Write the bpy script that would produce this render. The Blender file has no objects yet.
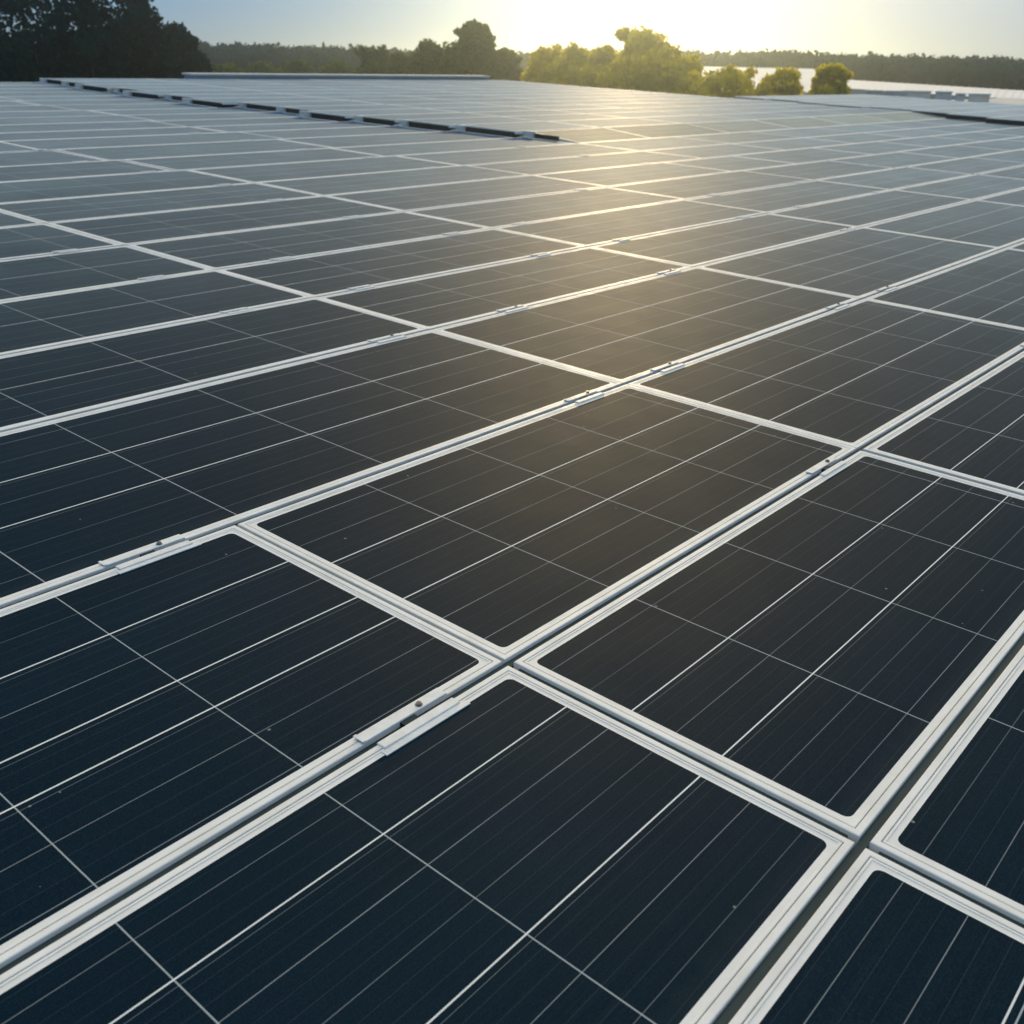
import bpy, bmesh, math, random
import numpy as np
from mathutils import Matrix, Vector

scene = bpy.context.scene
COL = scene.collection
rad = math.radians

# ------------------------------------------------------------------ camera
CAMLOC = Vector((-1.53293, -2.26773, 1.28))
cR = Vector((0.638575, -0.769389, 0.016182))
cU = Vector((0.290823, 0.260737, 0.920564))
cF = Vector((0.712491, 0.583143, -0.390256))
FPX = 1030.83
cam_d = bpy.data.cameras.new('camera')
cam = bpy.data.objects.new('camera', cam_d)
COL.objects.link(cam)
m = Matrix.Identity(4)
for i in range(3):
    m[i][0], m[i][1], m[i][2], m[i][3] = cR[i], cU[i], -cF[i], CAMLOC[i]
cam.matrix_world = m
cam_d.sensor_width = 36
cam_d.lens = 36 * FPX / 1024
cam_d.clip_start = 0.05
cam_d.clip_end = 6000
cam_d.dof.use_dof = True
cam_d.dof.focus_distance = 2.7
cam_d.dof.aperture_fstop = 6.3
scene.camera = cam

# ------------------------------------------------------------------ sky + sun
SUN_EL, SUN_AZ = rad(11.0), rad(56.5)          # azimuth from +Y towards +X
SUN_DIR = Vector((math.sin(SUN_AZ) * math.cos(SUN_EL), math.cos(SUN_AZ) * math.cos(SUN_EL), math.sin(SUN_EL)))
world = bpy.data.worlds.new('World')
scene.world = world
world.use_nodes = True
nt = world.node_tree
nt.nodes.clear()
N = nt.nodes.new
L = nt.links.new
out = N('ShaderNodeOutputWorld')
bg = N('ShaderNodeBackground')
sky = N('ShaderNodeTexSky')
sky.sky_type = 'NISHITA'
sky.sun_disc = False
sky.sun_elevation = SUN_EL
sky.sun_rotation = SUN_AZ
sky.air_density = 1.0
sky.dust_density = 0.4
sky.ozone_density = 2.0
tc = N('ShaderNodeTexCoord')
dot = N('ShaderNodeVectorMath'); dot.operation = 'DOT_PRODUCT'
L(tc.outputs['Generated'], dot.inputs[0])
dot.inputs[1].default_value = SUN_DIR
def wm(op, a, b=None):
    n = N('ShaderNodeMath'); n.operation = op; n.use_clamp = False
    for k, v in ((0, a), (1, b)):
        if v is None: continue
        if isinstance(v, (int, float)): n.inputs[k].default_value = v
        else: L(v, n.inputs[k])
    return n.outputs[0]
d = wm('MAXIMUM', dot.outputs['Value'], 0.0)
def mulcol(val, col):
    n = N('ShaderNodeVectorMath'); n.operation = 'SCALE'
    n.inputs[0].default_value = col
    L(val, n.inputs['Scale'])
    return n.outputs[0]
def addv(a, b):
    n = N('ShaderNodeVectorMath'); n.operation = 'ADD'
    L(a, n.inputs[0]); L(b, n.inputs[1])
    return n.outputs[0]
SKY_GAIN = 0.10
sc_ = N('ShaderNodeVectorMath'); sc_.operation = 'MULTIPLY'
L(sky.outputs['Color'], sc_.inputs[0]); sc_.inputs[1].default_value = (0.018, 0.026, 0.034)
# milky horizon, bluer middle sky, added overhead glow, added warm lobe above the sun
sep = N('ShaderNodeSeparateXYZ'); L(tc.outputs['Generated'], sep.inputs[0])
el = wm('MAXIMUM', sep.outputs['Z'], 0.0)
low = wm('POWER', wm('SUBTRACT', 1.0, el), 16.0)
mid = wm('MULTIPLY', wm('SUBTRACT', 1.0, low), wm('SUBTRACT', 1.0, wm('POWER', el, 1.5)))
warm_lobe = N('ShaderNodeVectorMath'); warm_lobe.operation = 'DOT_PRODUCT'
L(tc.outputs['Generated'], warm_lobe.inputs[0])
VE, VA = rad(26.0), rad(64.0)
warm_lobe.inputs[1].default_value = (math.sin(VA) * math.cos(VE), math.cos(VA) * math.cos(VE), math.sin(VE))
vd = wm('MAXIMUM', warm_lobe.outputs['Value'], 0.0)
acc = addv(sc_.outputs[0], mulcol(low, (4.1, 4.6, 4.3)))
acc = addv(acc, mulcol(mid, (0.2, 2.7, 6.2)))
acc = addv(acc, mulcol(wm('POWER', el, 7.0), (25.0, 23.0, 19.5)))  # overhead brightness added to light the frames
acc = addv(acc, mulcol(wm('POWER', vd, 18.0), (20.0, 13.6, 5.4)))  # warm lobe added above the sun to tint panel reflections
L(acc, bg.inputs['Color'])
bg.inputs['Strength'].default_value = SKY_GAIN
L(bg.outputs[0], out.inputs['Surface'])

sun_d = bpy.data.lights.new('sun', 'SUN')
sun_d.energy = 1.8
sun_d.angle = rad(0.5)
sun_d.color = (1.0, 0.72, 0.34)
sun = bpy.data.objects.new('sun', sun_d)
COL.objects.link(sun)
sun.rotation_euler = SUN_DIR.to_track_quat('Z', 'Y').to_euler()
sun.location = (0, 0, 40)

vs = scene.view_settings
vs.view_transform = 'Standard'; vs.look = 'None'; vs.gamma = 1.0; vs.use_curve_mapping = False
vs.exposure = 0.0
cy = scene.cycles
cy.use_denoising = True
cy.max_bounces = 5
cy.diffuse_bounces = 2
cy.glossy_bounces = 2
cy.transmission_bounces = 3
cy.transparent_max_bounces = 4
cy.volume_bounces = 0
cy.sample_clamp_indirect = 6.0

# ------------------------------------------------------------------ roof frame (the roof slopes up towards its far ridge)
M3 = Matrix(((0.999911, 0.012131, -0.005509), (-0.012342, 0.999119, -0.0401), (0.005018, 0.040165, 0.99918)))
ROOF = Matrix.Translation(CAMLOC) @ M3.to_4x4() @ Matrix.Translation(-CAMLOC)
def project(v):
    e = v - CAMLOC
    z = e.dot(cF)
    if z < 0.05: return None
    return (512 + FPX * e.dot(cR) / z, 512 - FPX * e.dot(cU) / z, z)
def direction(px):
    """horizontal unit vector through image column px at the horizon, and horizon row"""
    e = cF * FPX + cR * (px - 512) - cU * (75 + 18 * (px - 512) / 1024 - 512)
    e.z = 0
    return e.normalized()
def at(px, dist, py=None, z=None):
    e = direction(px)
    hor = 75 + 18 * (px - 512) / 1024
    depth = dist * e.dot(Vector((cF.x, cF.y, 0)).normalized())
    if z is None:
        # height whose image falls on row py (small-angle, level view line)
        z = CAMLOC.z + (hor - py) * depth / FPX * 0.85
    return Vector((CAMLOC.x + e.x * dist, CAMLOC.y + e.y * dist, z))
def mpp(dist):        # metres per pixel at that distance near the horizon
    return dist / FPX * 0.93
GROUND = -8.6

# ------------------------------------------------------------------ helpers
def link(name, mesh, parent=None, mats=()):
    o = bpy.data.objects.new(name, mesh)
    COL.objects.link(o)
    for mt in mats:
        if mt.name not in [x.name for x in mesh.materials if x]:
            mesh.materials.append(mt)
    if parent is not None: o.parent = parent
    return o
def tag(o, label=None, cat=None, group=None, kind=None):
    if label: o['label'] = label
    if cat: o['category'] = cat
    if group: o['group'] = group
    if kind: o['kind'] = kind
    return o
def empty(name, mat_world):
    o = bpy.data.objects.new(name, None)
    o.empty_display_size = 0.1
    COL.objects.link(o)
    o.matrix_world = mat_world
    return o
class MB:
    def __init__(s): s.v = []; s.f = []; s.mi = []
    def quad(s, a, b, c, d, mi=0):
        n = len(s.v); s.v += [a, b, c, d]; s.f.append((n, n + 1, n + 2, n + 3)); s.mi.append(mi)
    def poly(s, pts, mi=0):
        n = len(s.v); s.v += list(pts); s.f.append(tuple(range(n, n + len(pts)))); s.mi.append(mi)
    def box(s, x0, x1, y0, y1, z0, z1, mi=0, bev=0.0):
        n = len(s.v)
        b = bev
        if b <= 0:
            s.v += [(x0,y0,z0),(x1,y0,z0),(x1,y1,z0),(x0,y1,z0),(x0,y0,z1),(x1,y0,z1),(x1,y1,z1),(x0,y1,z1)]
            fs = [(3,2,1,0),(4,5,6,7),(0,1,5,4),(1,2,6,5),(2,3,7,6),(3,0,4,7)]
        else:
            s.v += [(x0,y0,z0),(x1,y0,z0),(x1,y1,z0),(x0,y1,z0),
                    (x0,y0,z1-b),(x1,y0,z1-b),(x1,y1,z1-b),(x0,y1,z1-b),
                    (x0+b,y0+b,z1),(x1-b,y0+b,z1),(x1-b,y1-b,z1),(x0+b,y1-b,z1)]
            fs = [(3,2,1,0),(0,1,5,4),(1,2,6,5),(2,3,7,6),(3,0,4,7),(4,5,9,8),(5,6,10,9),(6,7,11,10),(7,4,8,11),(8,9,10,11)]
        for f in fs: s.f.append(tuple(n + i for i in f)); s.mi.append(mi)
    def cyl(s, c, r, h, n=8, mi=0):
        k = len(s.v)
        for j in range(n):
            a = 2 * math.pi * j / n
            s.v.append((c[0] + r * math.cos(a), c[1] + r * math.sin(a), c[2]))
        for j in range(n):
            a = 2 * math.pi * j / n
            s.v.append((c[0] + r * math.cos(a), c[1] + r * math.sin(a), c[2] + h))
        for j in range(n):
            s.f.append((k + j, k + (j + 1) % n, k + n + (j + 1) % n, k + n + j)); s.mi.append(mi)
        s.f.append(tuple(k + n + j for j in range(n))); s.mi.append(mi)
    def mesh(s, name):
        me = bpy.data.meshes.new(name)
        me.from_pydata([tuple(v) for v in s.v], [], s.f)
        me.polygons.foreach_set('material_index', s.mi)
        me.update()
        return me

# ------------------------------------------------------------------ materials
class NT:
    def __init__(s, name):
        s.mat = bpy.data.materials.new(name); s.mat.use_nodes = True
        s.t = s.mat.node_tree; s.t.nodes.clear()
        s.out = s.n('ShaderNodeOutputMaterial')
    def n(s, typ, **kw):
        x = s.t.nodes.new(typ)
        for k, v in kw.items(): setattr(x, k, v)
        return x
    def put(s, sock, v):
        if v is None: return
        if isinstance(v, bpy.types.NodeSocket): s.t.links.new(v, sock)
        else: sock.default_value = v
    def math(s, op, a, b=None, c=None, clamp=False):
        x = s.n('ShaderNodeMath', operation=op, use_clamp=clamp)
        for k, v in enumerate((a, b, c)): s.put(x.inputs[k], v)
        return x.outputs[0]
    def mix(s, f, a, b):
        x = s.n('ShaderNodeMix', data_type='RGBA')
        s.put(x.inputs[0], f); s.put(x.inputs[6], a); s.put(x.inputs[7], b)
        return x.outputs[2]
    def noise(s, vec, scale, detail=2, rough=.5):
        x = s.n('ShaderNodeTexNoise')
        x.inputs['Scale'].default_value = scale; x.inputs['Detail'].default_value = detail; x.inputs['Roughness'].default_value = rough
        if vec is not None: s.t.links.new(vec, x.inputs['Vector'])
        return x.outputs['Fac']
    def ramp(s, v, a, b, lo=0.0, hi=1.0):
        x = s.n('ShaderNodeMapRange')
        s.put(x.inputs[0], v)
        x.inputs[1].default_value = a; x.inputs[2].default_value = b; x.inputs[3].default_value = lo; x.inputs[4].default_value = hi
        return x.outputs[0]
    def scale(s, vec, sc):
        x = s.n('ShaderNodeVectorMath', operation='MULTIPLY')
        s.t.links.new(vec, x.inputs[0]); x.inputs[1].default_value = sc
        return x.outputs[0]
    def bsdf(s, **kw):
        x = s.n('ShaderNodeBsdfPrincipled')
        for k, v in kw.items(): s.put(x.inputs[k.replace('_', ' ')], v)
        s.t.links.new(x.outputs[0], s.out.inputs['Surface'])
        return x

def rgb(r, g, b): return (r, g, b, 1.0)

def mat_cells():
    t = NT('solar_cells')
    uv = t.n('ShaderNodeUVMap', uv_map='cell').outputs[0]
    um = t.n('ShaderNodeUVMap', uv_map='metre').outputs[0]
    sp = t.n('ShaderNodeSeparateXYZ'); t.t.links.new(uv, sp.inputs[0])
    cx, cyy = sp.outputs[0], sp.outputs[1]
    sm = t.n('ShaderNodeSeparateXYZ'); t.t.links.new(um, sm.inputs[0])
    mode = t.n('ShaderNodeAttribute', attribute_type='OBJECT', attribute_name='line_pattern').outputs['Fac']
    rnd = t.n('ShaderNodeObjectInfo').outputs['Random']
    oi = t.n('ShaderNodeObjectInfo')
    # per-object shifted metre coordinates
    off = t.n('ShaderNodeVectorMath', operation='ADD')
    t.t.links.new(um, off.inputs[0]); t.t.links.new(oi.outputs['Location'], off.inputs[1])
    pm = off.outputs[0]
    wob = t.noise(t.scale(pm, (3, 3, 3)), 2.0, 3)
    wl = t.noise(t.scale(pm, (1.5, 18, 3)), 2.0, 2)
    def line(coord, pitch, half):
        fr = t.math('FRACT', t.math('ADD', coord, 0.5))
        dd = t.math('MULTIPLY', t.math('ABSOLUTE', t.math('SUBTRACT', fr, 0.5)), pitch)
        return t.math('LESS_THAN', dd, half)
    cross = t.math('MULTIPLY', line(cx, 0.5, 0.0016), t.math('GREATER_THAN', cx, -0.5))
    k = t.math('ROUND', cyy)
    def iseq(v): return t.math('LESS_THAN', t.math('ABSOLUTE', t.math('SUBTRACT', k, v)), 0.1)
    m3 = t.math('GREATER_THAN', mode, 2.5)
    m0 = t.math('ADD', t.math('LESS_THAN', mode, 0.5), m3)
    m1 = t.math('COMPARE', mode, 1.0, 0.1)
    m2 = t.math('COMPARE', mode, 2.0, 0.1)
    b24 = t.math('MULTIPLY', m0, t.math('ADD', iseq(2.0), iseq(4.0)))
    m4 = t.math('COMPARE', mode, 1.5, 0.1)
    b5 = t.math('ADD', t.math('MULTIPLY', m1, t.math('ADD', t.math('ADD', iseq(5.0), iseq(3.0)), iseq(2.0))),
                t.math('MULTIPLY', m4, t.math('ADD', iseq(5.0), iseq(2.0))))
    b3 = t.math('MULTIPLY', m2, iseq(3.0))
    br = t.math('ADD', t.math('ADD', b24, b5), b3, clamp=True)
    lb = t.math('MULTIPLY', line(cyy, 0.14, 0.0021), br)
    # companion line just beside each bright one
    lc = t.math('MULTIPLY', line(t.math('ADD', cyy, 0.13), 0.14, t.math('ADD', t.math('MULTIPLY', m3, .0010), .0007)), br)
    lt = line(cyy, 0.14, 0.0010)
    # faint collector lines between
    lf = line(t.math('MULTIPLY', cyy, 3.0), 0.047, 0.0006)
    # value of busbars varies with line index
    wn = t.n('ShaderNodeTexWhiteNoise', noise_dimensions='2D')
    cb = t.n('ShaderNodeCombineXYZ'); t.put(cb.inputs[0], k); t.put(cb.inputs[1], rnd)
    t.t.links.new(cb.outputs[0], wn.inputs[0])
    kv = t.ramp(wn.outputs['Value'], 0, 1, 0.35, 1.0)
    fade = t.ramp(wl, 0.3, 0.7, 0.45, 1.0)
    fing = t.noise(t.scale(pm, (1.2, 230, 1)), 1.0, 1, .6)
    grain = t.noise(pm, 420, 2, .8)
    cellv = t.n('ShaderNodeTexWhiteNoise', noise_dimensions='3D')
    cc = t.n('ShaderNodeCombineXYZ')
    t.put(cc.inputs[0], t.math('FLOOR', cx)); t.put(cc.inputs[1], t.math('FLOOR', t.math('MULTIPLY', cyy, .5))); t.put(cc.inputs[2], rnd)
    t.t.links.new(cc.outputs[0], cellv.inputs[0])
    base = t.mix(t.ramp(cellv.outputs['Value'], 0, 1, 0, 1), rgb(.0004, .0085, .0200), rgb(.0008, .0110, .0245))
    base = t.mix(t.ramp(fing, .35, .72, 0, .35), base, rgb(.007, .024, .036))
    base = t.mix(t.ramp(grain, .48, .70, 0, .8), base, rgb(.016, .036, .048))
    base = t.mix(t.ramp(wob, .3, .75, 0, .25), base, rgb(.003, .013, .021))
    base = t.mix(t.math('MULTIPLY', lf, 0.07), base, rgb(.35, .42, .45))
    base = t.mix(t.math('MULTIPLY', t.math('MULTIPLY', lt, kv), t.math('MULTIPLY', fade, .62)), base, rgb(.52, .58, .60))
    base = t.mix(t.math('MULTIPLY', lc, t.math('ADD', t.math('MULTIPLY', m3, .5), .28)), base, rgb(.5, .56, .58))
    base = t.mix(t.math('MULTIPLY', cross, .62), base, rgb(.55, .62, .64))
    base = t.mix(t.math('MULTIPLY', lb, .9), base, rgb(.82, .86, .84))
    # scattered grit and droppings
    vor = t.n('ShaderNodeTexVoronoi'); vor.inputs['Scale'].default_value = 9.0
    t.t.links.new(pm, vor.inputs['Vector'])
    gate = t.math('GREATER_THAN', t.noise(pm, 2.3, 0), .50)
    spk = t.math('MULTIPLY', t.math('LESS_THAN', vor.outputs['Distance'], 0.034), gate)
    base = t.mix(t.math('MULTIPLY', spk, .5), base, rgb(.35, .36, .33))
    rough = t.math('ADD', t.ramp(wob, .3, .7, .61, .64), t.math('MULTIPLY', grain, .05))
    # film of dust: cloudy patches, run marks across the short way, a rim of dirt at the lower edge
    runs = t.noise(t.scale(pm, (26, 1.6, 1)), 1.0, 3, .6)
    patch = t.noise(t.scale(pm, (1.3, 2.0, 1)), 1.0, 4, .6)
    rim = t.ramp(t.math('ADD', cyy, t.math('MULTIPLY', runs, .5)), -.45, .25, 1.0, 0.0)
    film = t.math('ADD', t.math('ADD', t.ramp(patch, .3, .7, .68, .90), t.ramp(runs, .5, .8, 0, .10)), t.math('MULTIPLY', t.math('MAXIMUM', rim, 0.0), .10))
    film = t.math('ADD', film, t.ramp(rnd, 0, 1, -.07, .07))
    base = t.mix(t.math('MULTIPLY', t.math('MAXIMUM', rim, 0.0), .22), base, rgb(.045, .055, .055))
    pale_fac = t.n('ShaderNodeAttribute', attribute_type='OBJECT', attribute_name='dust').outputs['Fac']
    base = t.mix(pale_fac, base, rgb(.42, .42, .38))  # blends the cells toward an even pale beige on the third array
    bump = t.n('ShaderNodeBump'); bump.inputs['Strength'].default_value = .10; bump.inputs['Distance'].default_value = .0008
    t.put(bump.inputs['Height'], t.math('ADD', fing, grain))
    t.bsdf(Base_Color=base, Roughness=rough, IOR=1.12, Normal=bump.outputs[0], Specular_Tint=rgb(.58, .82, 1.0), Sheen_Weight=film, Sheen_Roughness=.20, Sheen_Tint=rgb(.58, .80, 1))
    return t.mat

def mat_simple(name, col, rough=.5, metal=0.0, nscale=8.0, namt=.15, col2=None, bump=0.0, ior=1.45, stretch=(1, 1, 1)):
    t = NT(name)
    tc = t.n('ShaderNodeTexCoord').outputs['Object']
    oi = t.n('ShaderNodeObjectInfo')
    off = t.n('ShaderNodeVectorMath', operation='ADD')
    t.t.links.new(tc, off.inputs[0]); t.t.links.new(oi.outputs['Location'], off.inputs[1])
    v = t.scale(off.outputs[0], stretch)
    nz = t.noise(v, nscale, 4, .6)
    c2 = col2 or tuple(c * (1 - namt * 2.2) for c in col)
    base = t.mix(t.ramp(nz, .35, .75, 0, 1), rgb(*col), rgb(*c2))
    b = t.bsdf(Base_Color=base, Roughness=t.ramp(nz, .3, .7, rough * .85, min(1, rough * 1.15)), Metallic=metal, IOR=ior)
    if bump:
        bp = t.n('ShaderNodeBump'); bp.inputs['Strength'].default_value = bump; bp.inputs['Distance'].default_value = .01
        t.put(bp.inputs['Height'], nz); t.t.links.new(bp.outputs[0], b.inputs['Normal'])
    return t.mat

def mat_leaf(name, a, b, trans=.35):
    t = NT(name)
    oi = t.n('ShaderNodeObjectInfo')
    at_ = t.n('ShaderNodeAttribute', attribute_type='GEOMETRY', attribute_name='shade').outputs['Fac']
    col = t.mix(at_, rgb(*a), rgb(*b))
    df = t.n('ShaderNodeBsdfDiffuse'); t.put(df.inputs[0], col)
    tr = t.n('ShaderNodeBsdfTranslucent')
    hs = t.n('ShaderNodeHueSaturation'); hs.inputs['Saturation'].default_value = 1.15; hs.inputs['Value'].default_value = 1.5
    t.put(hs.inputs['Color'], col); t.put(tr.inputs[0], hs.outputs[0])
    mx = t.n('ShaderNodeMixShader'); mx.inputs[0].default_value = trans
    t.t.links.new(df.outputs[0], mx.inputs[1]); t.t.links.new(tr.outputs[0], mx.inputs[2])
    t.t.links.new(mx.outputs[0], t.out.inputs['Surface'])
    return t.mat

CELLS = mat_cells()
MARGIN = mat_simple('backsheet_white', (.84, .85, .82), .55, 0, 14, .06, col2=(.74, .75, .71), ior=1.3)
ALU = mat_simple('frame_aluminium', (.88, .88, .84), .55, 0.0, 9, .1, col2=(.74, .74, .69), ior=1.3, stretch=(1, 1, 1))
SEAL = mat_simple('seal_grey', (.10, .11, .10), .6, 0, 20, .2)
RAILM = mat_simple('rail_grey_green', (.014, .038, .042), .55, 0, 6, .2, stretch=(1, 8, 8))
CLAMPM = mat_simple('clamp_aluminium', (.85, .86, .83), .55, 0.0, 30, .1, col2=(.70, .71, .68), ior=1.3)
BOLTM = mat_simple('bolt_steel', (.25, .25, .24), .4, 0.6, 40, .2)
ROOFM = mat_simple('roof_membrane', (.10, .115, .12), .8, 0, 1.5, .2)
PALEROOF = mat_simple('pale_membrane', (.58, .59, .56), .6, 0, 1.0, .1)
WALLM = mat_simple('wall_panel_grey', (.45, .46, .45), .7, 0, 1.0, .1)
WHITEM = mat_simple('white_roof_sheet', (.90, .90, .87), .5, 0, .25, .05, col2=(.82, .82, .80))
DARKM = mat_simple('underside_shade', (.022, .024, .024), .8, 0, 3, .2)  # near-black colour painted as the shade below the raised edges
COPING = mat_simple('coping_light_grey', (.58, .60, .58), .5, 0, 2, .08)
GRASS = mat_simple('grass', (.06, .09, .03), .9, 0, .05, .2, col2=(.09, .11, .045))
BARK = mat_simple('bark', (.10, .075, .055), .9, 0, 6, .2, bump=.4)
UNITM = mat_simple('unit_paint_beige', (.70, .60, .50), .6, 0, 3, .1)
UNITG = mat_simple('unit_paint_grey', (.50, .50, .48), .6, 0, 3, .1)

# ------------------------------------------------------------------ setting
g = MB(); g.quad((-300, -300, GROUND), (700, -300, GROUND), (700, 700, GROUND), (-300, 700, GROUND))
tag(link('ground', g.mesh('ground'), None, (GRASS,)), kind='structure')

# the building that carries the arrays: roof deck follows the slope, walls go to the ground
def roof_pt(x, y, z=0.0): return ROOF @ Vector((x, y, z))
X0, X1, Y0, Y1 = -7.0, 25.15, -7.0, 21.3
X2, Y2 = 50.0, 12.7                    # lower wing carrying the third array
bld = empty('warehouse', Matrix.Translation((10, 8, GROUND)))
tag(bld, 'low grey warehouse whose wide roof carries all the solar panels', 'building')
b = MB()
def deck(poly, z):
    top = [roof_pt(x, y, z) for x, y in poly]
    b.poly(top)
rf = MB()
for (poly) in ([(X0, Y0), (X1, Y0), (X1, Y1), (X0, Y1)], [(X1, Y0), (X2, Y0), (X2, Y2), (X1, Y2)]):
    top = [roof_pt(x, y, -0.16) - Vector((10, 8, GROUND)) for x, y in poly]
    rf.poly(top, len(rf.f))
link('roof', rf.mesh('warehouse_roof'), bld, (ROOFM, PALEROOF))
wl = MB()
ring = [(X0, Y0), (X2, Y0), (X2, Y2), (X1, Y2), (X1, Y1), (X0, Y1)]
for i in range(len(ring)):
    a, c = ring[i], ring[(i + 1) % len(ring)]
    pa, pc = roof_pt(*a, -0.17) - Vector((10, 8, GROUND)), roof_pt(*c, -0.17) - Vector((10, 8, GROUND))
    wl.quad((pa.x, pa.y, 0), (pc.x, pc.y, 0), tuple(pc), tuple(pa))
link('wall', wl.mesh('warehouse_wall'), bld, (WALLM,))

# ------------------------------------------------------------------ solar panels
FT = 0.0215      # frame bar width
MG = 0.0115      # white margin under the glass
def frame_mesh(w, h):
    mb = MB()
    d = 0.038
    f = FT; e = 0.0016
    # four mitred bars: outer side, chamfer, top, inner lip
    def ringpts(i, z): return [(i, i, z), (w - i, i, z), (w - i, h - i, z), (i, h - i, z)]
    loops = [ringpts(0, -d), ringpts(0, -e), ringpts(e, 0), ringpts(f * .62, 0), ringpts(f * .62 + .0012, -.0015), ringpts(f * .62 + .0026, -.0015),
             ringpts(f * .62 + .0036, -.0004), ringpts(f - .0008, -.0004), ringpts(f, -.0012), ringpts(f, -.012)]
    seal = (4,)
    n = 0
    for k in range(len(loops) - 1):
        A, B = loops[k], loops[k + 1]
        for j in range(4):
            mb.quad(A[j], A[(j + 1) % 4], B[(j + 1) % 4], B[j], 1 if k in seal else 0)
    # underside flange
    A, B = ringpts(0, -d), ringpts(f, -d)
    for j in range(4): mb.quad(B[j], B[(j + 1) % 4], A[(j + 1) % 4], A[j])
    me = mb.mesh('panel_frame')
    me.materials.append(ALU); me.materials.append(SEAL)
    return me
def glass_mesh(w, h, pitch, ref, shift=0.0):
    """laminate: dark cell field with rounded corners, white margin ring round it"""
    mb = MB()
    z = -0.0018
    i0 = FT + .0003
    i1 = FT + MG
    r = 0.016
    inner = []
    for (cx_, cy_, a0) in ((i1 + r, i1 + r, 180), (w - i1 - r, i1 + r, 270), (w - i1 - r, h - i1 - r, 0), (i1 + r, h - i1 - r, 90)):
        for k in range(5):
            a = rad(a0 + 22.5 * k)
            inner.append((cx_ + r * math.cos(a), cy_ + r * math.sin(a), z))
    outer = [(i0, i0, z), (w - i0, i0, z), (w - i0, h - i0, z), (i0, h - i0, z)]
    mb.poly(inner, 0)
    nI = 20
    # margin ring: fan each corner, then the sides
    for c in range(4):
        for k in range(4):
            a, b2 = inner[c * 5 + k], inner[c * 5 + k + 1]
            mb.poly([outer[c], b2, a], 1)
        a, b2 = inner[c * 5 + 4], inner[(c * 5 + 5) % nI]
        mb.poly([outer[c], outer[(c + 1) % 4], b2, a], 1)
    # back of the laminate
    mb.poly([(i0, i0, -.009), (i0, h - i0, -.009), (w - i0, h - i0, -.009), (w - i0, i0, -.009)], 1)
    me = mb.mesh('solar_glass')
    me.materials.append(CELLS); me.materials.append(MARGIN)
    u1 = me.uv_layers.new(name='cell'); u2 = me.uv_layers.new(name='metre')
    ih = h - 2 * i1
    for lp in me.loops:
        v = me.vertices[lp.vertex_index].co
        u1.data[lp.index].uv = ((v.x - ref) / pitch, -0.45 + shift + (v.y - i1) / ih * 6.9)
        u2.data[lp.index].uv = (v.x, v.y)
    return me
_cache = {}
def panel_meshes(w, h, pitch, ref):
    key = (round(w, 2), round(h, 2), pitch, round(ref, 2))
    if key not in _cache:
        _cache[key] = (frame_mesh(key[0], key[1]), glass_mesh(key[0], key[1], pitch, key[3]))
    return _cache[key]
ORD = ['', 'first', 'second', 'third', 'fourth', 'fifth', 'sixth', 'seventh', 'eighth', 'ninth', 'tenth', 'eleventh', 'twelfth', 'thirteenth',
       'fourteenth', 'fifteenth', 'sixteenth', 'seventeenth', 'eighteenth', 'nineteenth', 'twentieth', 'twenty-first', 'twenty-second',
       'twenty-third', 'twenty-fourth', 'twenty-fifth', 'twenty-sixth', 'twenty-seventh', 'twenty-eighth', 'twenty-ninth', 'thirtieth',
       'thirty-first', 'thirty-second', 'thirty-third']
rows = [(-2.70, -1.86), (-1.86, -1.02), (-1.02, 0.0), (0.0, 1.13), (1.13, 1.98), (1.98, 2.86), (2.86, 3.80), (3.80, 4.78), (4.78, 5.73),
        (5.73, 6.79), (6.79, 7.75), (7.75, 8.86), (8.86, 9.85), (9.85, 10.70), (10.70, 11.65), (11.65, 12.60)]
yy = 12.60
while yy < 20.3:
    rows.append((yy, yy + 1.0)); yy += 1.0
XE = {10: 10.55, 11: 10.3, 12: 10.1, 13: 9.95, 14: 9.7, 15: 9.95, 16: 9.9, 17: 9.5, 18: 9.75, 19: 9.55, 20: 9.9, 21: 9.7, 22: 9.95, 23: 10.0, 24: 9.7, 25: 9.5}
rng = random.Random(7)
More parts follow.
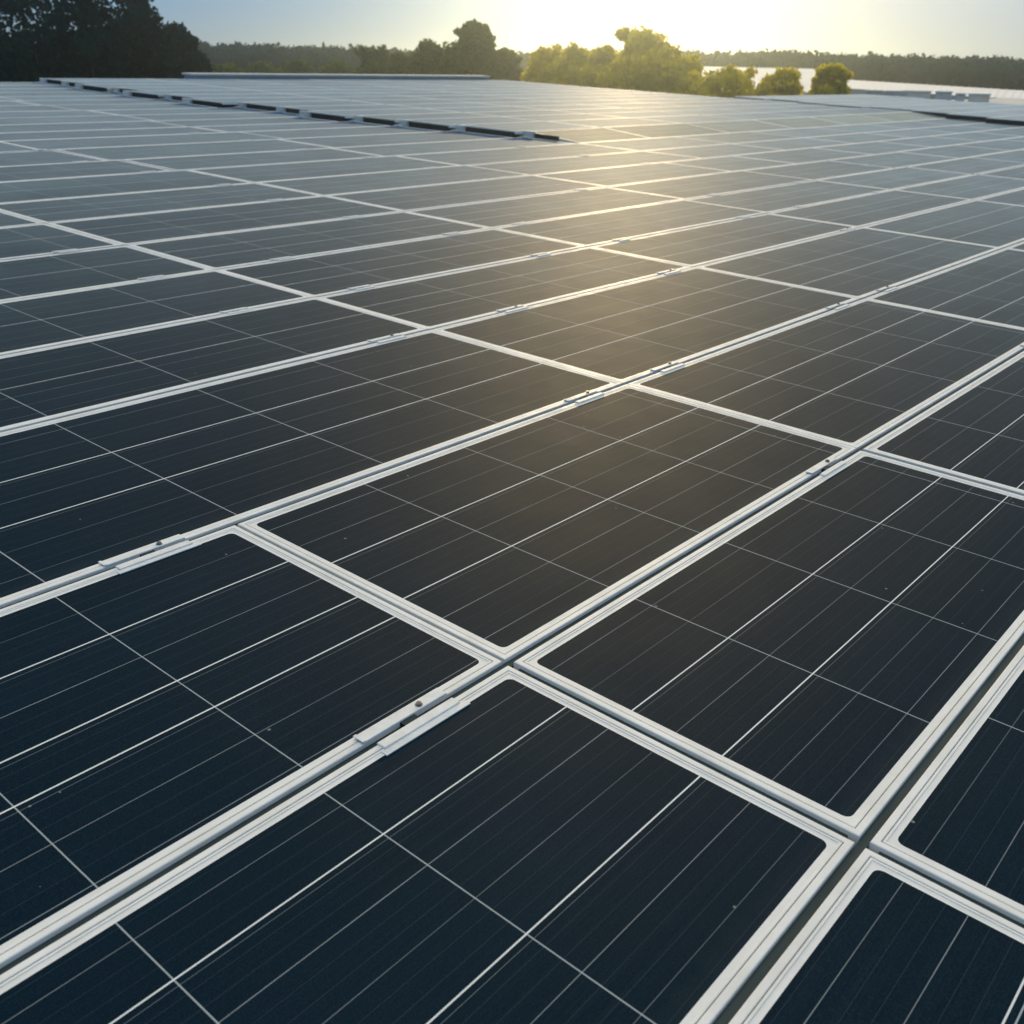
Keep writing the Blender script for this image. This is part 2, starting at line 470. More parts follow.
def cols_for(r):
    """list of (x0, x1, cells, tier) for row r; tier 1 is the raised far array, tier 2 the third"""
    L_ = []
    if r == 0: xs = [(-2.0, 0, 4), (0, 1.935, 4), (1.935, 4.36, 4)]
    elif r in (1, 2): xs = [(-2.20, 0, 5), (0, 1.935, 4), (1.935, 4.35, 5), (4.35, 6.97, 5), (6.97, 9.7, 5)]
    elif r == 3: xs = [(-1.15, 1.935, 5), (1.935, 4.345, 4), (4.345, 6.94, 5), (6.94, 9.75, 5)]
    elif r in (4, 5, 6): xs = [(-1.0 + .3 * (r - 4), 1.935, 5), (1.93, 4.34, 4), (4.34, [6.93, 6.98, 7.06][r - 4], 5), ([6.93, 6.98, 7.06][r - 4], 9.75, 5)]
    elif r in (7, 8): xs = [(-.2, 1.92, 4), (1.92, 4.36, 4), (4.36, 7.13, 5), (7.13, 9.6 if r == 7 else 10.6, 5)]
    elif r == 9: xs = [(1.9, 4.36, 4), (4.36, 7.1, 5), (7.1, 10.58, 6)]
    else:
        u2 = {10: 4.25, 11: 4.12, 12: 3.98, 13: 4.0}.get(r, 4.0 + .12 * math.sin(r * 2.3))
        xs = [(1.6, u2, 4), (u2, 7.05 + .1 * math.sin(r * 1.7), 5)]
        xs.append((xs[-1][1], XE[r], 5))
    xs = [list(x) + [0] for x in xs]
    e = xs[-1][1]
    if r < 10:
        e2 = {1: 12.45, 2: 12.45, 3: 12.45, 4: 12.46, 5: 12.4, 6: 12.1, 7: 11.25, 8: 12.9, 9: 13.0}.get(r)
        if e2:
            xs.append([e, e2, 5, 1 if r >= 7 else 0])
            if 3 <= r <= 6: xs[-1][1] -= .07
            x = e2
            while x < 23.2:
                xs.append([x, x + 2.4, 4, 1]); x += 2.4
    else:
        x = e + .10
        k = 0
        while x < 23.2:
            w = 2.4
            if k == 0: w = 12.45 - x
            xs.append([x, x + w, 4, 1]); x += w; k += 1
    if 3 <= r <= 15:
        x = xs[-1][1] + .12
        x = 25.3 + (.3 * math.sin(r * 1.9)) - (.9 if r < 9 else 0)
        xs[-1][1] = max(x - .12, xs[-1][0] + 1.2)
        while x < 32.5:
            xs.append([x, x + 2.9, 4, 2]); x += 2.9
    else:
        xs[-1][1] = 25.0
    return xs
def rise(y): return max(.0, min(.08, (y - 6.79) / .96 * .08))
def tier_z(r, tier):
    """height of the front edge and slope of the row"""
    y0, y1 = rows[r]
    if tier == 0: return 0.0, 0.0
    if tier == 1: return rise(y0), math.atan2(rise(y1) - rise(y0), y1 - y0)
    return .11, 0.0
def visible(x0, x1, y0, y1, z=0, pad=0):
    best = None
    for i in range(7):
        for j in range(5):
            q = project(roof_pt(x0 + (x1 - x0) * i / 6, y0 + (y1 - y0) * j / 4, z))
            if q and -pad <= q[0] <= 1024 + pad and -pad <= q[1] <= 1024 + pad: return True
    return False
panels = []
for r, (y0, y1) in enumerate(rows):
    for c, (x0, x1, nc, tier) in enumerate(cols_for(r)):
        if not visible(x0, x1, y0, y1, 0, 130): continue
        panels.append(dict(r=r, c=c, x0=x0, x1=x1, y0=y0, y1=y1, nc=nc, tier=tier, vis=visible(x0, x1, y0, y1, 0, 0)))
SPECIAL = {(0, 0): 'dark solar panel at the bottom edge, narrow slice with two bright lines close together',
           (0, 1): 'dark solar panel cut by the right edge, below the deep diagonal gap',
           (1, 0): 'largest dark solar panel in the bottom foreground, below the bolted clamp',
           (1, 1): 'large dark solar panel right of centre, between the two deep gaps',
           (2, 0): 'dark blue solar panel at the left edge, above the nearest bolted clamp',
           (2, 1): 'dark solar panel in the middle of the photo, crossed by two bright lines'}
TIERNAME = {0: 'solar panels of the near array', 1: 'solar panels of the raised far array', 2: 'solar panels of the pale third array'}
for r in range(len(rows)):
    for tier in (0, 1, 2):
        k = 0
        for p in panels:
            if p['r'] != r or p['tier'] != tier: continue
            if p['vis']:
                k += 1
                if (r, p['c']) in SPECIAL and tier == 0: p['label'] = SPECIAL[(r, p['c'])]
                elif tier == 0:
                    tone = 'dark' if r < 4 else ('blue-grey' if r < 9 else 'dull blue-grey')
                    p['label'] = '%s solar panel, %s from the left in the %s row from the front' % (tone, ORD[k], ORD[r + 1])
                elif tier == 1:
                    p['label'] = 'hazy solar panel behind the dark step, %s from it in the %s row from front' % (ORD[k], ORD[r + 1])
                else:
                    p['label'] = 'pale solar panel of the farthest array, %s column, %s row from the front' % (ORD[k], ORD[r + 1])
            else:
                p['label'] = 'solar panel just outside the photo, %s row, beside panel %s column' % (ORD[r + 1], ORD[k + 1])
print('panels', len(panels), 'visible', sum(p['vis'] for p in panels))
for p in panels:
    r = p['r']
    near = r <= 3
    ga = .010 if r <= 3 else .008                 # half gap along the long seams
    gb = .011 if r <= 1 else .0045                # half gap at the short ends
    if p['tier'] == 2: ga = gb = .01
    w = p['x1'] - p['x0'] - 2 * gb
    h = p['y1'] - p['y0'] - 2 * ga
    if not near:
        w = round(w, 1) if r > 9 else w
    z, slope = tier_z(r, p['tier'])
    tx, ty = rad(rng.gauss(0, .10)), rad(rng.gauss(0, .06))
    if r > 9: tx *= 2.2
    mw = ROOF @ Matrix.Translation((p['x0'] + gb, p['y0'] + ga, z)) @ Matrix.Rotation(slope + tx * .6, 4, 'X') @ Matrix.Rotation(ty * .5, 4, 'Y')
    if near: mw = ROOF @ Matrix.Translation((p['x0'] + gb, p['y0'] + ga, z))
    root = empty('solar_panel', mw)
    tag(root, p['label'], 'solar panel', TIERNAME[p['tier']])
    pitch, ref = .59, .63
    if p['tier'] == 0:
        pr_ = {(1, 0): (-.42, -.565), (2, 0): (-.42, -.55), (0, 0): (-.42, -.565), (0, 1): (.46, .56), (1, 1): (.457, .45), (2, 1): (.457, .45), (1, 2): (.59, 2.49), (2, 2): (.59, 2.48),
               (3, 0): (-.572, 1.185), (3, 1): (.61, 2.58), (4, 0): (-.587, 1.235), (5, 0): (-.57, 1.245), (4, 1): (.61, 2.60), (5, 1): (.61, 2.54)}.get((r, p['c']))
        if pr_: pitch, ref = pr_[0], pr_[1] - p['x0'] - gb
    fm, gm = panel_meshes(w, h, pitch, ref)
    if (r, p['c']) == (2, 0): gm = glass_mesh(w, h, pitch, ref, .36)
    fo = link('panel_frame', fm, root); go = link('solar_glass', gm, root)
    mode = 0
    if (r, p['c']) == (2, 0): mode = 1
    if (r, p['c']) == (0, 0): mode = 3
    if (r, p['c']) == (1, 0): mode = 1.5
    if r >= 4 and p['c'] == 0: mode = 2
    go['line_pattern'] = float(mode)
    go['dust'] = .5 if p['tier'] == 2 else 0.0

# mounting rails in the long seams (their grey-green tops show in the gaps)
for i, (y0, y1) in enumerate(rows[:10]):
    yb = y1
    xa, xb = -2.3, 26.5
    if i >= 4: xa = 0.2
    mb = MB(); mb.box(xa, xb, -.0092, .0092, -.075, -.009)
    me = mb.mesh('mounting_rail')
    o = link('mounting_rail', me, None, (RAILM,)); o.matrix_world = ROOF @ Matrix.Translation((0, yb, -.001 * (i % 2)))
    tag(o, 'thin grey rail showing in the %s long seam between panel rows from the front' % ORD[i + 1], 'rail', 'mounting rails under the seams')
# end battens under the short seams of the front rows
for i, (x, ya, yb, txt) in enumerate([(0, -3.0, -1.89, 'at the bottom right corner'), (0, -1.83, -1.05, 'right below the centre of the photo'), (1.935, -1.83, -1.05, 'at the right edge of the photo')]):
    mb = MB(); mb.box(-.0103, .0103, max(ya, -2.72), yb, -.070, -.010)
    o = link('cross_batten', mb.mesh('cross_batten'), None, (RAILM,)); o.matrix_world = ROOF @ Matrix.Translation((x, 0, 0))
    tag(o, 'short grey batten in the wide gap ' + txt, 'batten', 'battens in the short gaps')

# ------------------------------------------------------------------ clamps
def clamp_meshes(ln, wid, notch):
    a = MB(); a.box(-ln / 2, ln / 2, .0095, .0095 + wid, .0003, .0052, bev=.0012)
    a.box(-ln / 2 - .004, -ln / 2 + .004, .0095, .0095 + wid, .0054, .0068)
    c = MB()
    c.box(-ln / 2 + .016, ln / 2 - .004, -.0095 - wid * .8, -.0095, .0003, .0052, bev=.0012)
    if notch: c.box(-ln / 2 + .006, ln / 2 + .012, -.0095 - wid * 1.35, -.0095 - wid * .8, -.0016, .0008)
    w = MB(); w.box(-.020, .020, -.0115, .0115, -.01, .0008)
    
    bb = MB(); bb.cyl((0, 0, 0), .0085, .0012, 14); bb.cyl((0, 0, .0012), .0062, .005, 6); bb.cyl((0, 0, .0062), .0030, .0012, 8)
    return a.mesh('clamp_plate'), c.mesh('clamp_foot'), w.mesh('clamp_web'), bb.mesh('bolt')
big = clamp_meshes(.235, .029, True)
small = clamp_meshes(.19, .024, False)
tiny = clamp_meshes(.15, .022, False)
far_cl = MB(); far_cl.box(-.14, .14, -.05, .05, 0, .018, bev=.004); far_me = far_cl.mesh('clamp_far')
spots = []
near_spots = {1: [(-.305, 0), (1.67, 0), (4.05, 1)], 2: [(-.27, 0), (1.66, 0), (2.27, 0), (4.02, 0), (4.72, 0)],
              3: [(1.66, 0), (2.55, 0), (4.05, 0), (6.7, 0)]}
for i in range(1, 4):
    for x, s in near_spots[i]: spots.append((i, x))
for i in range(4, 13):
    for ub in (1.93, 4.34, 7.05, 9.75):
        for dx in (-.42,) if i > 5 else (-.42, .45):
            if i >= 10 and ub > 9: continue
            spots.append((i, ub + dx + rng.uniform(-.12, .12)))
rowk = {}
for i, x in spots:
    y = rows[i][1]
    if not visible(x - .1, x + .1, y - .05, y + .05): continue
    rowk[i] = rowk.get(i, 0) + 1
    root = empty('panel_clamp', ROOF @ Matrix.Translation((x, y, 0)))
    lab = '%s aluminium clamp bridging the %s long seam from the front, %s from the left' % ('bolted' if i < 4 else 'small', ORD[i + 1], ORD[rowk[i]])
    if (i, rowk[i]) == (1, 1): lab = 'nearest and largest bolted clamp, left of the gap crossing in the foreground'
    tag(root, lab, 'clamp', 'clamps along the seams')
    ms = big if (i, rowk[i]) in ((1, 1), (2, 1)) else small
    if i >= 4: ms = tiny
    a = link('clamp_plate', ms[0], root, (CLAMPM,)); c = link('clamp_foot', ms[1], root, (CLAMPM,))
    w = link('clamp_web', ms[2], root, (RAILM,))
    if i < 4:
        bo = link('bolt', ms[3], root, (BOLTM,)); bo.location = (.045, .021, .0052)

# ------------------------------------------------------------------ raised edges: dark strips standing in for underside shade, light brackets
def shade_strip(x, y0, y1, z, label, grp):
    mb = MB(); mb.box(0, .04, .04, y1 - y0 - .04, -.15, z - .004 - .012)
    o = link('edge_shade', mb.mesh('edge_shade'), None, (DARKM,))
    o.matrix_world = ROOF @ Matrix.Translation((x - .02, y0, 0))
    tag(o, label, 'shade strip', grp)
br_m = MB(); br_m.box(-.02, .03, -.12, .12, -.10, .084, bev=.008); br_m.box(-.12, -.02, -.06, .06, -.02, .010)
br_me = br_m.mesh('edge_bracket')
k = 0
for r in range(10, len(rows)):
    y0, y1 = rows[r]
    k += 1
    shade_strip(XE[r] + .085, y0 + (.35 if r == 10 else 0), y1, .07 if r == 10 else .08, 'dark strip painted as shade under the raised panel edge, %s from the right end' % ORD[k], 'painted shade strips of the far array')
    o = link('edge_bracket', br_me, None, (COPING,))
    o.matrix_world = ROOF @ Matrix.Translation((XE[r] + .04, y1 - .04, .0))
    tag(o, 'small pale bracket on the raised dark edge, %s from its right end' % ORD[k], 'bracket', 'pale brackets along the dark edge')
k = 0
third = sorted({p['r']: p for p in reversed([q for q in panels if q['tier'] == 2])}.items())
for r, p in third:
    k += 1
    shade_strip(p['x0'] - .05, p['y0'], p['y1'], .11, 'dark strip painted as shade under the pale third array, %s segment counted from the right' % ORD[k], 'painted shade strips of the third array')

# parapet along the ridge
pm = empty('parapet', ROOF @ Matrix.Translation((13.8, rows[-1][1] + .12, 0)))
tag(pm, 'low pale parapet along the far ridge of the roof, left of the big round tree', 'parapet')
mb = MB(); mb.box(0, 10.6, 0, .35, -.15, .14); link('parapet_wall', mb.mesh('parapet_wall'), pm, (WALLM,))
mb = MB(); mb.box(-.04, 10.64, -.04, .39, .143, .19, bev=.01); link('coping', mb.mesh('coping'), pm, (COPING,))

# ------------------------------------------------------------------ trees
def leaf_cloud(rs, centers, radii, n, size, squash=.8, fill=.35, spread=.10):
    """irregular leaf clumps (4-gons) through and over the lobes; returns verts, faces, shade"""
    centers = np.array(centers); radii = np.array(radii)
    wgt = radii ** 2; wgt /= wgt.sum()
    idx = rs.choice(len(centers), n, p=wgt)
    dirs = rs.normal(size=(n, 3)); dirs /= np.linalg.norm(dirs, axis=1)[:, None]
    rr = np.where(rs.rand(n) < fill, rs.rand(n) ** .5, 1 + rs.normal(size=n) * spread)
    P = centers[idx] + dirs * (radii[idx] * rr)[:, None] * np.array([1, 1, squash])
    nrm = dirs * .6 + rs.normal(size=(n, 3)) * .7; nrm /= np.linalg.norm(nrm, axis=1)[:, None]
    t = np.cross(nrm, rs.normal(size=(n, 3))); t /= np.linalg.norm(t, axis=1)[:, None]
    bt = np.cross(nrm, t)
    s = size * (.55 + .9 * rs.rand(n))
    V = np.zeros((n, 4, 3))
    for j, (a, b_) in enumerate(((-1, -.35), (.1, -.9), (1, .3), (-.1, .85))):
        ja = a * (1 + .3 * rs.normal(size=n)); jb = b_ * (1 + .3 * rs.normal(size=n))
        V[:, j] = P + t * (ja * s * .5)[:, None] + bt * (jb * s * .5)[:, None]
    F = np.arange(n * 4).reshape(n, 4)
    lobe = rs.rand(len(centers))
    shade = np.clip(.5 * lobe[idx] + .5 * rs.rand(n), 0, 1)
    return V.reshape(-1, 3), F, np.repeat(shade, 4)
def cloud_mesh(name, V, F, shade):
    me = bpy.data.meshes.new(name)
    n = len(V); nf = len(F)
    me.vertices.add(n); me.vertices.foreach_set('co', V.astype(np.float32).ravel())
    me.loops.add(nf * 4); me.loops.foreach_set('vertex_index', F.astype(np.int32).ravel())
    me.polygons.add(nf)
    me.polygons.foreach_set('loop_start', np.arange(0, nf * 4, 4, dtype=np.int32))
    at_ = me.attributes.new('shade', 'FLOAT', 'POINT'); at_.data.foreach_set('value', shade.astype(np.float32))
    me.update(calc_edges=True)
    return me
def trunk_mesh(rs, H, r0, tips):
    """tapered trunk with limbs to the lobe centres"""
    v, f = [], []
    def tube(pts, rads, n=7):
        base = len(v)
        for p_, r_ in zip(pts, rads):
            for j in range(n):
                a = 2 * math.pi * j / n
                v.append((p_[0] + r_ * math.cos(a), p_[1] + r_ * math.sin(a), p_[2]))
        for i in range(len(pts) - 1):
            for j in range(n):
                f.append((base + i * n + j, base + i * n + (j + 1) % n, base + (i + 1) * n + (j + 1) % n, base + (i + 1) * n + j))
    tube([(0, 0, -.3), (.05, 0, H * .25), (-.08, .06, H * .5), (.04, 0, H * .78)], [r0 * 1.3, r0 * .9, r0 * .6, r0 * .2])
    for tp in tips:
        z0 = H * (.25 + .35 * rs.rand())
        mid = ((tp[0]) * .5, (tp[1]) * .5, (z0 + tp[2]) * .5 + .3)
        tube([(0, 0, z0), mid, tuple(tp)], [r0 * .4, r0 * .25, r0 * .07], 5)
    me = bpy.data.meshes.new('trunk'); me.from_pydata(v, [], f); me.update()
    return me
def make_tree(name, base, H, W, seed, leaf, n, size, label, group=None, crown_from=.2, lobes=12, lr=.17, deep=1.25, spread=.15, fill=.3):
    rs = np.random.RandomState(seed)
    cs, rdd = [], []
    Hc = min(H * (1 - crown_from), W * deep)          # depth of the crown below its top
    for k_ in range(lobes):
        u = (k_ + rs.rand()) / lobes                     # 0 crown foot, 1 top
        zz = H - Hc + Hc * (.12 + .76 * u)
        env = (1 - max(0, (u - .35) / .65) ** 2.0) ** .5 * (.75 + .25 * min(1, u / .3))
        a = k_ * 2.4 + rs.rand(); rr = W / 2 * env * (.30 + .42 * rs.rand())
        cs.append((rr * math.cos(a), rr * math.sin(a), zz)); rdd.append(W * (lr * .75 + lr * .6 * rs.rand()))
    cs.append((0, 0, H - W * lr)); rdd.append(W * lr)
    cs.append((0, 0, H - Hc * .6)); rdd.append(W * lr * 1.3)
    # small outlying sprays that break the outline
    for k_ in range(lobes):
        c = cs[rs.randint(len(cs))]; a = rs.rand() * 6.283
        cs.append((c[0] + W * .17 * math.cos(a), c[1] + W * .17 * math.sin(a), min(c[2] + W * .12 * rs.rand(), H * .97))); rdd.append(W * (.05 + .05 * rs.rand()))
    V, F, S = leaf_cloud(rs, cs, rdd, n, size, fill=fill, spread=spread)
    root = empty(name, Matrix.Translation(base))
    tag(root, label, 'tree', group)
    cme = cloud_mesh('crown', V, F, S)
    link('crown', cme, root, (leaf,))
    link('trunk', trunk_mesh(rs, H * .9, max(.12, W * .03), cs[:6]), root, (BARK,))
    return root
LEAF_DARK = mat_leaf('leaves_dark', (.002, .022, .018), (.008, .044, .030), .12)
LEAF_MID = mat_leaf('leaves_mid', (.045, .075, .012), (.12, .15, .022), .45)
LEAF_GLOW = mat_leaf('leaves_painted_glow', (.40, .36, .014), (.58, .48, .02), .7)  # sun's glow put into the leaf colour as bright yellow
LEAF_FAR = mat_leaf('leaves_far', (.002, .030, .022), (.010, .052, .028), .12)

def tree_px(name, px, dist, top, wpx, seed, leaf, n, size, label, group=None, **kw):
    p_ = at(px, dist, py=top)
    H = p_.z - GROUND
    return make_tree(name, Vector((p_.x, p_.y, GROUND)), H, wpx * mpp(dist), seed, leaf, n, size, label, group, **kw)
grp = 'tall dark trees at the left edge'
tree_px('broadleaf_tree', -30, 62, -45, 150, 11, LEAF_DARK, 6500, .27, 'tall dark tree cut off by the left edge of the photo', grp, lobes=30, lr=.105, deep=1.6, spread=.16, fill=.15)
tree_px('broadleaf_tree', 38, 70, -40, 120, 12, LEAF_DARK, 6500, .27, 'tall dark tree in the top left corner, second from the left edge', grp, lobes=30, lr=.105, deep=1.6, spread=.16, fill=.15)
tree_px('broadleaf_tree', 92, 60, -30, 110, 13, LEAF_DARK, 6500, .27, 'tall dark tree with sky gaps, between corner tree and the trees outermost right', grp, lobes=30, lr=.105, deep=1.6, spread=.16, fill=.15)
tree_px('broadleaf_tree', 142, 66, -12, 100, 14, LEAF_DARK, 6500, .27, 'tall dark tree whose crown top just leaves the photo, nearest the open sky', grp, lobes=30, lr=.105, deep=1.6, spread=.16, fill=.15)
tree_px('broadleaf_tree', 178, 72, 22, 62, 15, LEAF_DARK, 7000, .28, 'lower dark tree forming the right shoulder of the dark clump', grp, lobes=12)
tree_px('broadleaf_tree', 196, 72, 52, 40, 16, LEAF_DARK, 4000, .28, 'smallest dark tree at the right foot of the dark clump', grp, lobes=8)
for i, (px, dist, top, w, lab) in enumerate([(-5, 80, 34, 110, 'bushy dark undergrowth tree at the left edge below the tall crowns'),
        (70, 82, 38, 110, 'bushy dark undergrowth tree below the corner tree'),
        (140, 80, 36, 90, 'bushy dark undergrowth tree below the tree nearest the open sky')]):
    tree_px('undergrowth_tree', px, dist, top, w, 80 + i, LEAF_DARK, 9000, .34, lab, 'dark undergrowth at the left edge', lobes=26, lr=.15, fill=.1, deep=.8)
grp = 'green trees beyond the roof ridge'
for i, (px, dist, top, w, lab) in enumerate([
        (228, 110, 62, 40, 'low green bush-like tree right of the dark clump'),
        (262, 120, 60, 46, 'low round green tree below the wooded hill, left of the gap in it'),
        (300, 118, 58, 46, 'low mid-green tree below the middle of the left wooded hill'),
        (338, 112, 60, 42, 'low green tree at the right end of the left wooded hill'),
        (374, 104, 47, 46, 'mid-green tree with a pointed top, left of the lower saddle'),
        (404, 100, 53, 44, 'green tree with flat top in the saddle before the big round tree'),
        (432, 94, 41, 44, 'green tree leaning against the left side of the big round tree')]):
    tree_px('broadleaf_tree', px, dist, top, w * 1.45, 30 + i, LEAF_MID, 9000, .30, lab, grp, lobes=20, lr=.14)
tree_px('broadleaf_tree', 473, 88, 21, 66, 41, LEAF_MID, 15000, .27, 'big round green tree standing above the others left of the sun glare', grp, lobes=28, lr=.14)
tree_px('broadleaf_tree', 506, 92, 49, 46, 42, LEAF_MID, 6000, .32, 'small olive tree at the right foot of the big round tree', grp, lobes=9)
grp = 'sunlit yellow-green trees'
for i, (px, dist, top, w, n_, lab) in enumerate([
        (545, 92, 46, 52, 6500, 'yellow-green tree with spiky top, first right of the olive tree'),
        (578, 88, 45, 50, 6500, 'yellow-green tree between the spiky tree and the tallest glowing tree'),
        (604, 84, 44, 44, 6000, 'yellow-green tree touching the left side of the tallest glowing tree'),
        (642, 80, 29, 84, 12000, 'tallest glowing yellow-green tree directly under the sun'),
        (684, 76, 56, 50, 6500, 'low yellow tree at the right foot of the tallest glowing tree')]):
    tree_px('broadleaf_tree', px, dist, top, w * (1.1 if i == 3 else 1.4), 50 + i, LEAF_GLOW, int(n_ * 1.4), .25, lab, grp, lobes=24, lr=.14)
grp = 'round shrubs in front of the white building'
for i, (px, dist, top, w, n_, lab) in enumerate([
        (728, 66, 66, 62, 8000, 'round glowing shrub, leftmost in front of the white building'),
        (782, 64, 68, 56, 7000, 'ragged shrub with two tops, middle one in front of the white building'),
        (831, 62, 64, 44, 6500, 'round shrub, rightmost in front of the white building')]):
    tree_px('shrub_tree', px, dist, top, w, 63 + i, LEAF_GLOW, n_, .20, lab, grp, lobes=22, lr=.13, spread=.2, deep=.9)

def woods(name, pts, dist, depth, seed, n, size, mat, label):
    """a far wood that reads as one mass: rounded crowns of many sizes along a ridge"""
    rs = np.random.RandomState(seed)
    cs, rdd = [], []
    px = pts[0][0]
    while px < pts[-1][0]:
        top = np.interp(px, [p_[0] for p_ in pts], [p_[1] for p_ in pts])
        w_ = rs.uniform(12, 26)
        for layer in range(3):
            dd = dist + depth * layer * .5 + rs.uniform(-8, 8)
            q = at(px + rs.uniform(-5, 5), dd, py=top + (2 - layer) * 3.5 + rs.uniform(0, 2))
            r_ = w_ * .62 * mpp(dd)
            zt = q.z - r_ * .8
            while zt > GROUND - 1:
                cs.append((q.x + rs.uniform(-1, 1) * r_ * .3, q.y + rs.uniform(-1, 1) * r_ * .3, zt)); rdd.append(r_)
                zt -= r_ * 1.3
        px += w_ * .5
    V, F, S = leaf_cloud(rs, cs, rdd, n, size, squash=.9, fill=.0, spread=.05)
    # dense heart of every crown
    cv, cf = [], []
    for c, r_ in zip(cs, rdd):
        b0 = len(cv)
        for i in range(5):
            th = math.pi * (i + .02) / 4.04
            for j in range(8):
                a = 2 * math.pi * j / 8
                k_ = r_ * .93 * (1 + rs.uniform(-.06, .06))
                cv.append((c[0] + k_ * math.sin(th) * math.cos(a), c[1] + k_ * math.sin(th) * math.sin(a), c[2] + k_ * .9 * math.cos(th)))
        for i in range(4):
            for j in range(8):
                cf.append((b0 + i * 8 + j, b0 + (i + 1) * 8 + j, b0 + (i + 1) * 8 + (j + 1) % 8, b0 + i * 8 + (j + 1) % 8))
    cf = np.array(cf) + len(V)
    V = np.concatenate([V, np.array(cv)]); F = np.concatenate([F, cf]); S = np.concatenate([S, np.full(len(cv), .25)])
    o = link(name, cloud_mesh(name, V, F, S), None, (mat,))
    tag(o, label, 'woods', None, 'stuff')
woods('far_woods', [(120, 42), (205, 43), (235, 45), (255, 43), (300, 45), (330, 47), (350, 48), (400, 49), (450, 51), (520, 53), (640, 52), (700, 51)],
      160, 22, 3, 80000, .5, LEAF_FAR, 'bluish wooded hill on the horizon left of the sun')
woods('far_woods', [(690, 52), (740, 52), (775, 50), (800, 52), (850, 55), (880, 54), (895, 55), (940, 57), (980, 56), (1000, 59), (1040, 60), (1250, 62)],
      150, 22, 4, 110000, .45, LEAF_FAR, 'long dark green wood on the horizon right of the sun')

# ------------------------------------------------------------------ white building beyond, with low rooftop boxes
def prism(mb, corners, z0, z1):
    n_ = len(corners)
    mb.poly([(x, y, z1) for x, y in corners])
    for i in range(n_):
        (xa, ya), (xb, yb) = corners[i], corners[(i + 1) % n_]
        mb.quad((xa, ya, z0), (xb, yb, z0), (xb, yb, z1), (xa, ya, z1))
def far_building(name, pa, da, pb, db, topa, topb, bota, botb, label, deep=30):
    A_top, B_top = at(pa, da, py=topa), at(pb, db, py=topb)
    A_bot, B_bot = at(pa, da, py=bota), at(pb, db, py=botb)
    root = empty(name, Matrix.Translation((A_top.x, A_top.y, GROUND)))
    o_ = Vector((A_top.x, A_top.y, GROUND))
    back = direction((pa + pb) / 2) * deep
    w_ = MB(); r_ = MB()
    a1, b1 = A_bot - o_, B_bot - o_
    a2, b2 = A_top - o_ , B_top - o_
    # wall below eaves, pitched white roof rising away from the viewer
    w_.quad((a1.x, a1.y, 0), (b1.x, b1.y, 0), (b1.x, b1.y, b1.z), (a1.x, a1.y, a1.z))
    ra, rb = Vector((a1.x, a1.y, a1.z)), Vector((b1.x, b1.y, b1.z))
    sa = direction(pa) * deep; sb = direction(pb) * deep
    ta = at(pa, da + deep, py=topa) - o_; tb = at(pb, db + deep, py=topb) - o_
    w_.quad((a1.x, a1.y, 0), (a1.x, a1.y, a1.z), tuple(ta), (ta.x, ta.y, 0))
    w_.quad((b1.x, b1.y, 0), (tb.x, tb.y, 0), tuple(tb), (b1.x, b1.y, b1.z))
    w_.quad((ta.x, ta.y, 0), tuple(ta), tuple(tb), (tb.x, tb.y, 0))
    # roof with standing seams
    ns = 40
    for i in range(ns):
        f0, f1 = i / ns, (i + 1) / ns
        p0, p1 = ra.lerp(rb, f0), ra.lerp(rb, f1); q0, q1 = ta.lerp(tb, f0), ta.lerp(tb, f1)
        up = Vector((0, 0, .06))
        r_.quad(tuple(p0 + up), tuple(p1 + up), tuple(q1 + up), tuple(q0 + up))
        e0 = (p1 - p0).normalized() * .12
        r_.quad(tuple(p0 + up * 2), tuple(p0 + e0 + up * 2), tuple(q0 + e0 + up * 2), tuple(q0 + up * 2))
        r_.quad(tuple(p0 + up), tuple(p0 + up * 2), tuple(q0 + up * 2), tuple(q0 + up))
    r_.quad(tuple(ra + Vector((0, 0, -.5))), tuple(rb + Vector((0, 0, -.5))), tuple(rb + Vector((0, 0, .06))), tuple(ra + Vector((0, 0, .06))))
    link('wall', w_.mesh('wall'), root, (WALLM,)); link('roof', r_.mesh('roof'), root, (WHITEM,))
    tag(root, label, 'building')
far_building('white_roofed_hall', 842, 112, 1140, 88, 80, 98.5, 88.5, 108, 'long building with a bright white roof in front of the right wood', 22)
far_building('white_roofed_hall', 690, 118, 836, 116, 67, 70, 92, 93, 'bright white building showing between the round shrubs', 20)
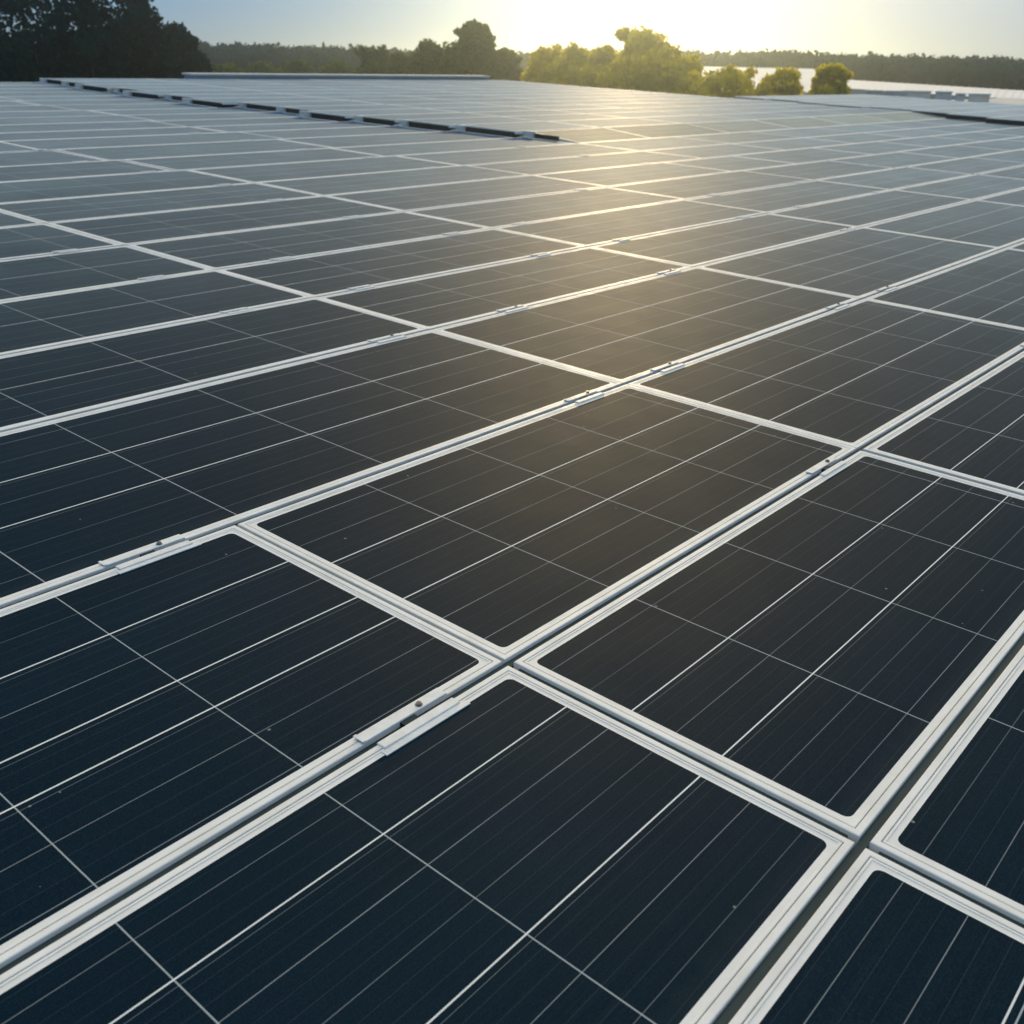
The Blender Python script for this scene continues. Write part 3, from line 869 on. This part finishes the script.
# boxes on the flat roof in front of it
def on_deck(px, py):
    """where the view line through that column and row meets the lower roof deck"""
    e = (cF * FPX + cR * (px - 512) - cU * (py - 512))
    p0, n_ = roof_pt(0, 0, -.16), M3 @ Vector((0, 0, 1))
    return CAMLOC + e * ((p0 - CAMLOC).dot(n_) / e.dot(n_))
lowb = [(876, 90.0, 15, UNITM, 'low beige box on the roof edge, leftmost before the white roof'),
        (899, 90.5, 19, UNITG, 'low grey box beside the leftmost beige box before the white roof'),
        (919, 90.5, 24, UNITM, 'widest beige box on the flat roof before the white roof'),
        (946, 91.0, 14, UNITG, 'grey box between the two beige boxes before the white roof'),
        (963, 93.0, 8, UNITG, 'narrow dark grey box before the white roof'),
        (982, 93.5, 18, UNITM, 'beige box before the white roof nearest the right edge')]
for px, py, wpx, mt, lab in lowb:
    dist = 41.0
    top = at(px, dist, py=py)
    base = ROOF.inverted() @ top
    c_ = roof_pt(base.x, base.y, -.16)
    hh = top.z - c_.z; wd = wpx * mpp(dist)
    dr = direction(px)
    mrot = Matrix.Translation(c_) @ Matrix.Rotation(math.atan2(dr.y, dr.x) - math.pi / 2, 4, 'Z')
    root = empty('rooftop_unit', mrot); tag(root, lab, 'rooftop unit', 'boxes on the flat roof')
    mb = MB(); mb.box(-wd / 2, wd / 2, -.4, .4, -.10, hh - .053, bev=.01); link('unit_body', mb.mesh('unit_body'), root, (mt,))
    mb = MB(); mb.box(-wd / 2 - .03, wd / 2 + .03, -.43, .43, hh - .05, hh, bev=.015); link('unit_lid', mb.mesh('unit_lid'), root, (COPING,))
# ------------------------------------------------------------------ haze
hm = bpy.data.materials.new('haze'); hm.use_nodes = True
ht = hm.node_tree; ht.nodes.clear()
ho = ht.nodes.new('ShaderNodeOutputMaterial'); hv = ht.nodes.new('ShaderNodeVolumePrincipled')
hv.inputs['Color'].default_value = (.72, .88, 1.0, 1)
hv.inputs['Density'].default_value = 0.0012
hv.inputs['Anisotropy'].default_value = 0.90
ht.links.new(hv.outputs[0], ho.inputs['Volume'])
hb = MB(); hb.box(-310, 710, -310, 710, GROUND - 1, 20)
ho_ = link('haze', hb.mesh('haze'), None, (hm,)); tag(ho_, kind='stuff')
